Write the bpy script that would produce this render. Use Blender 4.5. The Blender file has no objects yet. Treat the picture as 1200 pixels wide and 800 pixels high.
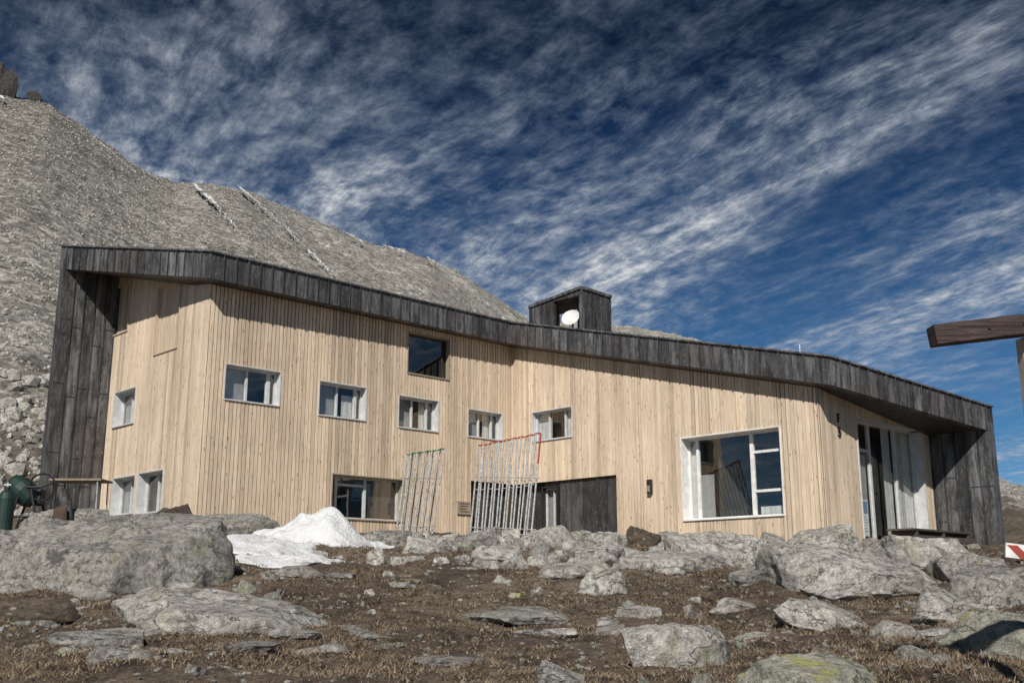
import bpy, math, random
from mathutils import Vector, noise, Matrix
random.seed(7)
scene=bpy.context.scene
col=scene.collection
F=1250.0
TH=math.atan(290/F); CT=math.cos(TH); ST=math.sin(TH)

# ------------------------------------------------------------- helpers
def sight(u,v):
    dx=(u-600)/F; dz=(400-v)/F
    return Vector((dx, CT-dz*ST, ST+dz*CT))
def height_at(Y,v):
    r=sight(600,v); return Y*r.z/r.y

class MB:
    def __init__(s): s.v=[]; s.f=[]; s.c=[]; s.m=[]
    def face(s,pts,tone=0.5,mi=0):
        b=len(s.v); s.v+= [tuple(p) for p in pts]; s.f.append(tuple(range(b,b+len(pts)))); s.c.append(tone); s.m.append(mi)
    def hexa(s,p,tone=0.5,mi=0):
        b=len(s.v); s.v+=[tuple(q) for q in p]
        for q in ((3,2,1,0),(4,5,6,7),(0,1,5,4),(1,2,6,5),(2,3,7,6),(3,0,4,7)):
            s.f.append(tuple(b+i for i in q)); s.c.append(tone); s.m.append(mi)
    def tube(s,a,b,r,n=8,tone=0.5,mi=0,r2=None):
        a=Vector(a); b=Vector(b); d=(b-a).normalized()
        x=d.orthogonal().normalized(); y=d.cross(x); r2=r if r2 is None else r2
        base=len(s.v)
        for i in range(n):
            t=2*math.pi*i/n; o=x*math.cos(t)+y*math.sin(t)
            s.v.append(tuple(a+o*r)); s.v.append(tuple(b+o*r2))
        for i in range(n):
            j=(i+1)%n
            s.f.append((base+2*i,base+2*j,base+2*j+1,base+2*i+1)); s.c.append(tone); s.m.append(mi)
        s.f.append(tuple(base+2*i for i in reversed(range(n)))); s.c.append(tone); s.m.append(mi)
        s.f.append(tuple(base+2*i+1 for i in range(n))); s.c.append(tone); s.m.append(mi)
    def box(s,c,size,rot=0,tone=0.5,mi=0,tilt=None):
        c=Vector(c); hx,hy,hz=[q/2 for q in size]
        M=Matrix.Rotation(rot,3,'Z')
        if tilt: M=M@Matrix.Rotation(tilt[0],3,'X')@Matrix.Rotation(tilt[1],3,'Y')
        P=[c+M@Vector(q) for q in ((-hx,-hy,-hz),(hx,-hy,-hz),(hx,hy,-hz),(-hx,hy,-hz),(-hx,-hy,hz),(hx,-hy,hz),(hx,hy,hz),(-hx,hy,hz))]
        s.hexa(P,tone,mi)
    def obj(s,name,mats,parent=None,origin=None,smooth=False,bevel=0):
        me=bpy.data.meshes.new(name)
        o0=Vector(origin) if origin is not None else Vector((0,0,0))
        me.from_pydata([tuple(Vector(p)-o0) for p in s.v],[],s.f)
        if not isinstance(mats,(list,tuple)): mats=[mats]
        for m in mats: me.materials.append(m)
        ca=me.color_attributes.new('tone','FLOAT_COLOR','CORNER')
        vals=[]
        for p,t in zip(me.polygons,s.c):
            vals+= [t,t,t,1.0]*len(p.vertices)
        ca.data.foreach_set('color',vals)
        me.polygons.foreach_set('material_index',s.m)
        if smooth: me.polygons.foreach_set('use_smooth',[True]*len(me.polygons))
        me.update()
        o=bpy.data.objects.new(name,me); col.objects.link(o)
        o.location=o0
        if parent is not None:
            o.parent=parent; o.matrix_parent_inverse=Matrix.Translation(-parent.location)
        if bevel:
            b=o.modifiers.new('bevel','BEVEL'); b.width=bevel; b.segments=2; b.limit_method='ANGLE'
        return o
def empty(name,loc,label,cat,group=None):
    o=bpy.data.objects.new(name,None); col.objects.link(o); o.location=loc
    o['label']=label; o['category']=cat; o.empty_display_size=0.3
    if group: o['group']=group
    return o

# ------------------------------------------------------------- materials
def newmat(name):
    m=bpy.data.materials.new(name); m.use_nodes=True
    nt=m.node_tree; nt.nodes.clear()
    out=nt.nodes.new('ShaderNodeOutputMaterial'); b=nt.nodes.new('ShaderNodeBsdfPrincipled')
    nt.links.new(b.outputs[0],out.inputs[0])
    return m,nt,b
def geo(nt,scale=(1,1,1)):
    tc=nt.nodes.new('ShaderNodeNewGeometry'); mp=nt.nodes.new('ShaderNodeMapping')
    mp.inputs['Scale'].default_value=scale
    nt.links.new(tc.outputs['Position'],mp.inputs[0]); return mp.outputs[0]
def noise_n(nt,vec,scale,detail=6,rough=0.6,dist=0):
    n=nt.nodes.new('ShaderNodeTexNoise'); n.inputs['Scale'].default_value=scale; n.inputs['Detail'].default_value=detail
    n.inputs['Roughness'].default_value=rough; n.inputs['Distortion'].default_value=dist
    nt.links.new(vec,n.inputs['Vector']); return n.outputs['Fac']
def vor(nt,vec,scale,feature='F1',rnd=1,out='Distance'):
    n=nt.nodes.new('ShaderNodeTexVoronoi'); n.feature=feature; n.inputs['Scale'].default_value=scale
    nt.links.new(vec,n.inputs['Vector']); return n.outputs[out]
def ramp(nt,fac,stops):
    n=nt.nodes.new('ShaderNodeValToRGB'); e=n.color_ramp.elements
    while len(e)<len(stops): e.new(0.5)
    for i,(p,c) in enumerate(stops):
        e[i].position=p; e[i].color=(c,c,c,1) if isinstance(c,(int,float)) else (*c,1)
    nt.links.new(fac,n.inputs[0]); return n.outputs[0]
def mix(nt,fac,a,b,mode='MIX'):
    n=nt.nodes.new('ShaderNodeMix'); n.data_type='RGBA'; n.blend_type=mode
    for i,s in ((0,fac),(6,a),(7,b)):
        if isinstance(s,(int,float)): n.inputs[i].default_value=s if i==0 else (s,s,s,1)
        elif isinstance(s,tuple): n.inputs[i].default_value=(*s[:3],1)
        else: nt.links.new(s,n.inputs[i])
    return n.outputs[2]
def math_n(nt,op,a,b=0.0,clamp=False):
    n=nt.nodes.new('ShaderNodeMath'); n.operation=op; n.use_clamp=clamp
    for i,s in enumerate((a,b)):
        if isinstance(s,(int,float)): n.inputs[i].default_value=s
        else: nt.links.new(s,n.inputs[i])
    return n.outputs[0]
def bump(nt,h,bsdf,strength=0.5,dist=0.02):
    n=nt.nodes.new('ShaderNodeBump'); n.inputs['Strength'].default_value=strength; n.inputs['Distance'].default_value=dist
    nt.links.new(h,n.inputs['Height']); nt.links.new(n.outputs[0],bsdf.inputs['Normal'])
def tone(nt):
    n=nt.nodes.new('ShaderNodeAttribute'); n.attribute_name='tone'; return n.outputs['Fac']

def wood_mat(name,light,mid,dark,knots=True,rough=0.7):
    m,nt,b=newmat(name)
    g=geo(nt,(1,1,0.09))
    off=nt.nodes.new('ShaderNodeVectorMath'); off.operation='ADD'
    t=tone(nt); cmb=nt.nodes.new('ShaderNodeCombineXYZ')
    nt.links.new(math_n(nt,'MULTIPLY',t,17.0),cmb.inputs[2]); nt.links.new(g,off.inputs[0]); nt.links.new(cmb.outputs[0],off.inputs[1])
    n1=noise_n(nt,off.outputs[0],9,5,0.65,0.6)
    n2=noise_n(nt,off.outputs[0],45,3,0.6)
    c=ramp(nt,n1,[(0.28,dark),(0.5,mid),(0.72,light)])
    c=mix(nt,0.4,c,ramp(nt,n2,[(0.3,dark),(0.6,light)]))
    c=mix(nt,1.0,c,ramp(nt,t,[(0,0.7),(0.12,0.87),(0.6,1.0),(1,1.08)]),'MULTIPLY')
    if knots:
        k2=vor(nt,geo(nt,(2.6,2.6,0.9)),3.6)
        c=mix(nt,ramp(nt,k2,[(0.07,0.9),(0.16,0.0)]),c,(0.24,0.13,0.065))
        k=vor(nt,geo(nt,(5,5,0.6)),3.2)
        c=mix(nt,ramp(nt,k,[(0.08,0.65),(0.2,0.0)]),c,(0.3,0.19,0.11))
    st=noise_n(nt,geo(nt,(1,1,0.25)),0.8,4,0.6)
    c=mix(nt,1.0,c,ramp(nt,st,[(0.3,0.76),(0.65,1.07)]),'MULTIPLY')
    nt.links.new(c,b.inputs['Base Color']); b.inputs['Roughness'].default_value=rough
    bump(nt,n2,b,0.35,0.004)
    return m
M_larch=wood_mat('larch_siding',(0.82,0.68,0.52),(0.71,0.57,0.42),(0.49,0.37,0.26))
M_oldwood=wood_mat('weathered_brown_wood',(0.15,0.1,0.08),(0.075,0.045,0.035),(0.025,0.017,0.014),False)
M_palewood=wood_mat('pale_wood',(0.42,0.36,0.28),(0.36,0.3,0.22),(0.2,0.165,0.12),False)
M_shutter=wood_mat('shutter_wood',(0.7,0.58,0.44),(0.58,0.46,0.34),(0.38,0.28,0.2),False)
M_postwood=wood_mat('grey_post_wood',(0.62,0.58,0.5),(0.5,0.46,0.38),(0.28,0.25,0.2),False)
M_greywood=wood_mat('grey_boards',(0.13,0.11,0.09),(0.09,0.075,0.06),(0.04,0.033,0.028),False)

def metal_clad(name,base=(0.05,0.05,0.052),brown=(0.075,0.058,0.05),light=(0.17,0.17,0.172)):
    m,nt,b=newmat(name)
    t=tone(nt)
    s=noise_n(nt,geo(nt,(1,1,0.1)),8,6,0.72,0.4)
    big=noise_n(nt,geo(nt,(1,1,1)),0.55,4,0.6)
    c=mix(nt,ramp(nt,s,[(0.42,0.0),(0.64,1.0)]),base,light)
    c=mix(nt,ramp(nt,big,[(0.48,0.0),(0.68,0.7)]),c,brown)
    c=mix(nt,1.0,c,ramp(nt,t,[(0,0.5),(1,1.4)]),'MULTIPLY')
    sc=noise_n(nt,geo(nt,(1,1,0.35)),26,4,0.7)
    c=mix(nt,ramp(nt,sc,[(0.57,0.0),(0.7,0.55)]),c,(0.36,0.355,0.35))
    d=noise_n(nt,geo(nt,(1,1,0.3)),5,5,0.75)
    c=mix(nt,ramp(nt,d,[(0.5,0.0),(0.62,0.75)]),c,(0.02,0.019,0.019))
    nt.links.new(c,b.inputs['Base Color']); b.inputs['Metallic'].default_value=0.1
    nt.links.new(ramp(nt,s,[(0.3,0.65),(0.7,0.45)]),b.inputs['Roughness'])
    bump(nt,s,b,0.3,0.01)
    return m
M_clad=metal_clad('weathered_zinc_cladding')
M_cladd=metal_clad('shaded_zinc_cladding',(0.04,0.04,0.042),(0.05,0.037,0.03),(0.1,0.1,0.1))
M_roof=metal_clad('roof_sheet',light=(0.1,0.1,0.1))

def plain(name,colr,rough=0.6,metal=0.0,var=0.15,scale=6):
    m,nt,b=newmat(name)
    n=noise_n(nt,geo(nt),scale,4,0.65)
    c=mix(nt,1.0,tuple(colr),ramp(nt,n,[(0.3,1-var*1.6),(0.7,1+var*0.6)]),'MULTIPLY')
    nt.links.new(c,b.inputs['Base Color']); b.inputs['Roughness'].default_value=rough; b.inputs['Metallic'].default_value=metal
    return m
M_frame=plain('pale_window_frame',(0.6,0.605,0.6),0.5)
M_frameg=plain('grey_window_lining',(0.3,0.3,0.295),0.5)
M_curtain=plain('white_curtain',(0.8,0.8,0.78),0.9)
M_blindrefl=plain('grey_blind_and_reflection',(0.42,0.44,0.46),0.8)  # blinds whose grey also stands in for pale reflections in the panes
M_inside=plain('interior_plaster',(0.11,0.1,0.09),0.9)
M_dark=plain('dark_backing',(0.06,0.042,0.027),0.9)
M_steel=plain('galvanised_steel',(0.55,0.55,0.54),0.42,0.3,0.35,20)
M_red=plain('red_paint',(0.34,0.055,0.035),0.6)
M_green=plain('green_paint',(0.06,0.2,0.11),0.6)
M_dgreen=plain('dark_green_paint',(0.008,0.035,0.027),0.6,0,0.3)
M_black=plain('black_rubber',(0.014,0.014,0.016),0.6)
M_white=plain('white_enamel',(0.78,0.78,0.76),0.4)
M_blue=plain('blue_poster_ink',(0.13,0.2,0.3),0.4)
M_lampm=plain('dark_lamp_metal',(0.04,0.035,0.03),0.5,0.3)

def glass_mat():
    m=bpy.data.materials.new('window_glass'); m.use_nodes=True; nt=m.node_tree; nt.nodes.clear()
    out=nt.nodes.new('ShaderNodeOutputMaterial'); t=nt.nodes.new('ShaderNodeBsdfTransparent'); t.inputs[0].default_value=(0.82,0.83,0.82,1)
    g=nt.nodes.new('ShaderNodeBsdfGlossy'); g.inputs['Roughness'].default_value=0.02; g.inputs['Color'].default_value=(0.95,0.93,0.88,1)
    n=nt.nodes.new('ShaderNodeBump'); n.inputs['Strength'].default_value=0.06; n.inputs['Distance'].default_value=0.02
    nt.links.new(noise_n(nt,geo(nt),1.6,2,0.5),n.inputs['Height']); nt.links.new(n.outputs[0],g.inputs['Normal'])
    ge=nt.nodes.new('ShaderNodeNewGeometry'); dt=nt.nodes.new('ShaderNodeVectorMath'); dt.operation='DOT_PRODUCT'
    nt.links.new(ge.outputs['Normal'],dt.inputs[0]); nt.links.new(ge.outputs['Incoming'],dt.inputs[1])
    k=math_n(nt,'SUBTRACT',1.0,math_n(nt,'ABSOLUTE',dt.outputs['Value']))
    f2=math_n(nt,'ADD',math_n(nt,'MULTIPLY',math_n(nt,'POWER',k,4.0),0.85),0.14,True)
    mx=nt.nodes.new('ShaderNodeMixShader')
    nt.links.new(f2,mx.inputs[0]); nt.links.new(t.outputs[0],mx.inputs[1]); nt.links.new(g.outputs[0],mx.inputs[2]); nt.links.new(mx.outputs[0],out.inputs[0])
    return m
M_glass=glass_mat()

def rock_mat(name,a=(0.33,0.315,0.29),b_=(0.16,0.15,0.135),lichen=0.5,lc=(0.27,0.27,0.12),dark=0.8):
    m,nt,b=newmat(name)
    g=geo(nt)
    n1=noise_n(nt,g,1.3,7,0.62,0.3); n2=noise_n(nt,g,13,7,0.76); n3=noise_n(nt,g,85,3,0.7)
    c=ramp(nt,n1,[(0.3,b_),(0.5,tuple((x+y)/2 for x,y in zip(a,b_))),(0.68,a)])
    c=mix(nt,0.8,c,mix(nt,1.0,c,ramp(nt,n2,[(0.37,0.3),(0.5,1.0),(0.63,1.55)]),'MULTIPLY'))
    c=mix(nt,0.5,c,mix(nt,1.0,c,ramp(nt,n3,[(0.35,0.3),(0.6,1.6)]),'MULTIPLY'))
    pv=vor(nt,g,7.0); pm=math_n(nt,'MULTIPLY',ramp(nt,math_n(nt,'ADD',pv,math_n(nt,'MULTIPLY',n2,0.25)),[(0.26,1.0),(0.34,0.0)]),ramp(nt,n1,[(0.4,0),(0.6,.8)]))
    c=mix(nt,pm,c,(0.5,0.49,0.45))
    l=noise_n(nt,g,3.3,8,0.75,0.5)
    lm=ramp(nt,l,[(0.56,0.0),(0.62,lichen)])
    c=mix(nt,lm,c,lc)
    d=noise_n(nt,geo(nt,(1.3,1.3,1.3)),2.0,8,0.76,0.6)
    c=mix(nt,ramp(nt,d,[(0.55,0.0),(0.62,dark)]),c,(0.06,0.052,0.044))
    cr=math_n(nt,'ABSOLUTE',math_n(nt,'SUBTRACT',noise_n(nt,geo(nt,(1,1,2.2)),1.1,6,0.6,0.2),0.5))
    crm=ramp(nt,cr,[(0.002,0.7),(0.008,0.0)])
    c=mix(nt,crm,c,(0.03,0.026,0.022))
    nt.links.new(c,b.inputs['Base Color']); b.inputs['Roughness'].default_value=0.9
    h=math_n(nt,'ADD',math_n(nt,'MULTIPLY',n2,1.0),math_n(nt,'MULTIPLY',n3,0.2))
    h=math_n(nt,'SUBTRACT',h,math_n(nt,'MULTIPLY',crm,0.5))
    bump(nt,h,b,0.9,0.06)
    return m
M_rock=rock_mat('granite_with_lichen',(0.41,0.39,0.355),(0.19,0.178,0.16),0.4,(0.3,0.3,0.14))
M_rock2=rock_mat('pale_granite',(0.56,0.535,0.49),(0.31,0.292,0.26),0.4,(0.36,0.36,0.18),dark=0.7)
M_rockb=rock_mat('brown_rock',(0.16,0.12,0.085),(0.05,0.038,0.028),0.1)
M_rocky=rock_mat('lichen_covered_rock',(0.46,0.45,0.38),(0.23,0.225,0.18),0.85,(0.42,0.42,0.13),0.7)
M_crag=rock_mat('dark_crag',(0.05,0.045,0.04),(0.015,0.014,0.013),0.0)

def ground_mat():
    m,nt,b=newmat('dry_alpine_turf'); g=geo(nt)
    n1=noise_n(nt,g,0.6,7,0.72,0.4); n2=noise_n(nt,g,5,8,0.8,0.3); n3=noise_n(nt,g,45,5,0.8)
    c=ramp(nt,n1,[(0.3,(0.07,0.05,0.036)),(0.45,(0.19,0.135,0.095)),(0.58,(0.28,0.21,0.145)),(0.72,(0.33,0.275,0.21))])
    c=mix(nt,1.0,c,ramp(nt,n2,[(0.36,0.22),(0.5,0.95),(0.66,1.5)]),'MULTIPLY')
    c=mix(nt,1.0,c,ramp(nt,n3,[(0.36,0.4),(0.64,1.5)]),'MULTIPLY')
    v=vor(nt,g,11)
    gm=ramp(nt,math_n(nt,'MULTIPLY',ramp(nt,v,[(0.16,1.0),(0.22,0.0)]),ramp(nt,n1,[(0.5,0.0),(0.64,1.0)])),[(0.4,0),(0.6,0.7)])
    c=mix(nt,gm,c,(0.36,0.34,0.3))
    nt.links.new(c,b.inputs['Base Color']); b.inputs['Roughness'].default_value=0.95
    h=math_n(nt,'ADD',math_n(nt,'MULTIPLY',n2,1.2),math_n(nt,'MULTIPLY',n3,0.5))
    h=math_n(nt,'ADD',h,math_n(nt,'MULTIPLY',gm,0.3))
    bump(nt,h,b,1.0,0.08); return m
M_ground=ground_mat()

def scree_mat():
    m,nt,b=newmat('mountain_scree'); g=geo(nt)
    big=noise_n(nt,g,0.02,6,0.65,0.6)
    mid=noise_n(nt,g,0.13,8,0.8,0.3); fine=noise_n(nt,g,1.6,7,0.9)
    v2=vor(nt,g,1.1,out='Color')
    sep=nt.nodes.new('ShaderNodeSeparateXYZ'); nt.links.new(g,sep.inputs[0])
    c=ramp(nt,big,[(0.32,(0.28,0.26,0.225)),(0.48,(0.39,0.365,0.32)),(0.62,(0.5,0.475,0.425))])
    c=mix(nt,ramp(nt,math_n(nt,'ADD',math_n(nt,'MULTIPLY',sep.outputs[0],-0.006),math_n(nt,'MULTIPLY',big,0.5)),[(0.45,0.0),(0.95,0.7)]),c,mix(nt,1.0,c,(0.45,0.44,0.42),'MULTIPLY'))
    c=mix(nt,1.0,c,ramp(nt,mid,[(0.36,0.6),(0.5,1.0),(0.64,1.25)]),'MULTIPLY')
    c=mix(nt,1.0,c,ramp(nt,fine,[(0.4,0.3),(0.5,1.0),(0.58,1.6)]),'MULTIPLY')
    sv=nt.nodes.new('ShaderNodeSeparateColor'); nt.links.new(v2,sv.inputs[0])
    c=mix(nt,0.8,c,mix(nt,1.0,c,ramp(nt,sv.outputs[0],[(0.0,0.4),(0.6,1.0),(1.0,1.7)]),'MULTIPLY'))
    low=ramp(nt,math_n(nt,'ADD',math_n(nt,'MULTIPLY',sep.outputs[2],0.02),math_n(nt,'MULTIPLY',mid,0.55)),[(0.36,1.0),(0.6,0.0)])
    c=mix(nt,low,c,mix(nt,1.0,(0.15,0.12,0.085),ramp(nt,fine,[(0.38,0.35),(0.6,1.9)]),'MULTIPLY'))
    nt.links.new(c,b.inputs['Base Color']); b.inputs['Roughness'].default_value=0.95
    h=math_n(nt,'ADD',math_n(nt,'MULTIPLY',fine,0.8),math_n(nt,'MULTIPLY',mid,0.6))
    h=math_n(nt,'ADD',h,math_n(nt,'MULTIPLY',sv.outputs[0],0.25))
    bump(nt,h,b,0.8,0.9); return m
M_scree=scree_mat()
def snow_mat():
    m,nt,b=newmat('old_snow'); g=geo(nt); n=noise_n(nt,g,3,6,0.7); n2=noise_n(nt,g,25,5,0.7)
    c=ramp(nt,n,[(0.3,(0.7,0.7,0.7)),(0.6,(0.83,0.84,0.85))])
    d=noise_n(nt,g,7,6,0.78); c=mix(nt,ramp(nt,d,[(0.56,0.0),(0.68,0.6)]),c,(0.4,0.37,0.33))
    nt.links.new(c,b.inputs['Base Color']); b.inputs['Roughness'].default_value=0.7
    bump(nt,math_n(nt,'ADD',n,math_n(nt,'MULTIPLY',n2,0.3)),b,0.8,0.14); return m
M_snow=snow_mat()
def grass_mat():
    m,nt,b=newmat('dry_grass'); t=tone(nt)
    nt.links.new(ramp(nt,t,[(0,(0.1,0.072,0.048)),(0.5,(0.24,0.175,0.115)),(0.85,(0.4,0.315,0.21)),(1,(0.2,0.17,0.1))]),b.inputs['Base Color'])
    b.inputs['Roughness'].default_value=0.8; return m
M_grass=grass_mat()

# ------------------------------------------------------------- terrain
GP=[(-80,-6),(-10,-2.2),(0,-1.45),(4,-0.74),(6,-0.52),(8,-0.44),(10,-0.28),(12.5,0.0),(15,0.34),(18,0.70),(20.5,0.92),(24,1.08),(28,1.3),(36,1.9),(60,3.2),(300,6),(1500,10)]
def interp(P,x):
    if x<=P[0][0]: return P[0][1]
    for (a,b),(c,d) in zip(P,P[1:]):
        if x<=c: return b+(d-b)*(x-a)/(c-a)
    return P[-1][1]
def ground(x,y):
    z=interp(GP,y)
    w=min(1,max(0,(y-13)/9))
    z+= -0.026*max(-14,min(14,x))*w
    n=noise.fractal(Vector((x*0.33,y*0.33,3.1)),0.9,2.2,4)
    z+= n*0.14*(1 if y<60 else 3)
    if y<40: z+=noise.fractal(Vector((x*1.7,y*1.7,9.0)),0.8,2.1,4)*0.065
    return z
def axis(lo,hi,step,lo2,hi2):
    r=[]; v=lo
    while v<=hi: r.append(v); v+=step
    s=step; v=hi
    while v<hi2: s*=1.22; v+=s; r.append(v)
    s=step; v=lo
    while v>lo2: s*=1.22; v-=s; r.insert(0,v)
    return r
xs=axis(-13,14,0.12,-1500,1500); ys=axis(4,24,0.11,-200,1500)
mb=MB()
mb.v=[(x,y,ground(x,y)) for y in ys for x in xs]
nx=len(xs)
for j in range(len(ys)-1):
    for i in range(nx-1):
        a=j*nx+i; mb.f.append((a,a+1,a+nx+1,a+nx))
mb.c=[0.5]*len(mb.f); mb.m=[0]*len(mb.f)
o=mb.obj('ground',M_ground,smooth=True); o['kind']='structure'; o['label']='stony ground with dry brown alpine grass'

# mountain ridge
RP=[(-900,-260,170),(-450,-80,180),(-150,35,190),(-40,92,198),(0,110,200),(60,124,206),(120,164,216),(165,196,228),(205,213,242),(250,214,255),(295,222,272),(330,240,290),(365,258,305),(410,273,322),(440,286,335),(470,292,350),(505,303,368),(540,322,392),(580,348,425),(620,373,460),(680,378,520),(740,381,600),(790,393,650),(835,403,700),(920,440,760),(1000,478,800),(1100,528,600),(1170,562,420),(1205,572,400),(1300,590,400),(1700,610,400)]
ridge=[]
for u,v,Y in RP:
    r=sight(u,v); t=Y/r.y; ridge.append(Vector((r.x*t,Y,r.z*t)))
def ridge_at(a):
    i=int(min(len(ridge)-2,max(0,math.floor(a)))); f=a-i
    return ridge[i].lerp(ridge[i+1],f)
def base_at(R):
    Yb=44 if R.y<300 else 44+ (R.y-300)*0.03
    k=Yb/R.y
    return Vector((R.x*k*1.02,Yb,2.0))
def mount(a,t):
    R=ridge_at(a); B=base_at(R)
    p=B.lerp(R,t); p.z=B.z+(R.z-B.z)*(t**1.12)
    sc=R.y/200
    q=Vector((p.x*0.02,p.y*0.012,p.z*0.02))
    amp=(1.0-0.6*t)
    p.z+=noise.fractal(q*2.2,0.9,2.1,6)*1.7*sc*min(1,t*4+0.1)*amp
    p.z+=noise.fractal(q*14,0.7,2.1,4)*0.4*sc
    return p
mb=MB(); NA=620; NT=150
na=NA+1
for j in range(NT+1):
    for i in range(na):
        mb.v.append(tuple(mount(i/NA*(len(ridge)-1),j/NT)))
for i in range(na):
    p=mount(i/NA*(len(ridge)-1),1.0); mb.v.append((p.x*1.3,p.y*1.35,p.z*0.3))
for j in range(NT+1):
    for i in range(NA):
        a=j*na+i; mb.f.append((a,a+1,a+na+1,a+na))
mb.c=[0.5]*len(mb.f); mb.m=[0]*len(mb.f)
o=mb.obj('mountain',M_scree,smooth=True); o['kind']='structure'; o['label']='grey scree mountain slope descending behind the lodge'

def a_of(u):
    for i in range(len(RP)-1):
        if RP[i][0]<=u<=RP[i+1][0]: return i+(u-RP[i][0])/(RP[i+1][0]-RP[i][0])
def elev(p): return p.z/p.y
def t_for(a,v):
    tgt=height_at(1.0,v); t=1.0
    while t>0.1:
        if elev(mount(a,t))<=tgt: return t
        t-=0.004
    return t
mb=MB()
def streak(u0,v0,u1,v1,w):
    n=110; prev=None
    for k in range(n+1):
        f=k/n; u=u0+(u1-u0)*f; v=v0+(v1-v0)*f; t=t_for(a_of(u),v)
        ww=w*(0.15+0.85*abs(noise.noise(Vector((u0*0.1,f*12,1)))+0.45))*math.sin(math.pi*min(1,max(0.04,f*0.92+0.04)))
        j=noise.noise(Vector((f*7,u0,5)))*2.6
        pa=mount(a_of(u+j-ww),t); pb=mount(a_of(u+j+ww),t)
        mz=max(pa.z,pb.z,mount(a_of(u+j),t).z)
        for q in (pa,pb): q.z=0.4*q.z+0.6*mz+1.0*q.y/230; q.y-=1.6*q.y/230
        if prev and noise.noise(Vector((f*9,u0*1.7,8)))>-0.38: mb.face([prev[0],prev[1],pb,pa])
        prev=(pa,pb)
streak(222,218,264,252,5); streak(279,224,316,254,5); streak(312,250,360,296,2.4)
streak(106,162,172,217,2.2); streak(404,278,428,292,3.0); streak(450,294,476,302,3.0); streak(500,308,520,320,2.2); streak(356,292,396,328,1.6)
streak(-2,116,10,124,3); streak(258,250,282,272,1.4); streak(330,262,350,286,1.2)
o=mb.obj('snow',M_snow); o['kind']='structure'; o['label']='thin snow streaks in the mountain gullies'

# ------------------------------------------------------------- rocks
def rock_mesh(name,seed,sub=4,cuts=7,rough=0.08,top=0.55,sharp=0.9):
    import bmesh
    rnd=random.Random(seed); bm=bmesh.new(); bmesh.ops.create_icosphere(bm,subdivisions=sub,radius=1)
    planes=[]
    for _ in range(cuts):
        d=Vector((rnd.uniform(-1,1),rnd.uniform(-1,1),rnd.uniform(-0.4,0.9))).normalized(); planes.append((d,rnd.uniform(0.5,0.85)))
    planes.append((Vector((rnd.uniform(-.25,.25),rnd.uniform(-.35,.0),1)).normalized(),rnd.uniform(top-.1,top+.1)))
    for v in bm.verts:
        p=v.co.copy()
        for d,h in planes:
            k=p.dot(d)
            if k>h: p-=d*(k-h)*sharp
        n=noise.fractal(p*1.2+Vector((seed,0,0)),0.9,2.2,5)
        n2=noise.fractal(p*5+Vector((0,seed,0)),0.7,2.3,4 if sub>4 else 3)
        p+=v.co.normalized()*(n*rough+n2*rough*0.28)
        v.co=p
    zs=[v.co.z for v in bm.verts]; xs_=[v.co.x for v in bm.verts]; ys_=[v.co.y for v in bm.verts]
    zt=max(zs); sx=(max(xs_)-min(xs_)); sy=max(ys_)-min(ys_)
    for v in bm.verts:
        v.co.x/=sx; v.co.y/=sy; v.co.z=v.co.z/zt if v.co.z>0 else v.co.z*0.45
    me=bpy.data.meshes.new(name); bm.to_mesh(me); bm.free()
    if sub>=5: me.polygons.foreach_set('use_smooth',[True]*len(me.polygons))
    return me
def place_rock(name,me,mat,x,y,w,h,d=None,rot=0,tilt=0,label='',cat='rock',group=None,sink=0.0):
    o=bpy.data.objects.new(name,me); col.objects.link(o)
    if not me.materials: me.materials.append(mat)
    o.location=(x,y,ground(x,y)-sink); o.scale=(w,(d or w*0.8),h); o.rotation_euler=(0,tilt,rot)
    o['label']=label; o['category']=cat
    if group: o['group']=group
    return o
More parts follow.
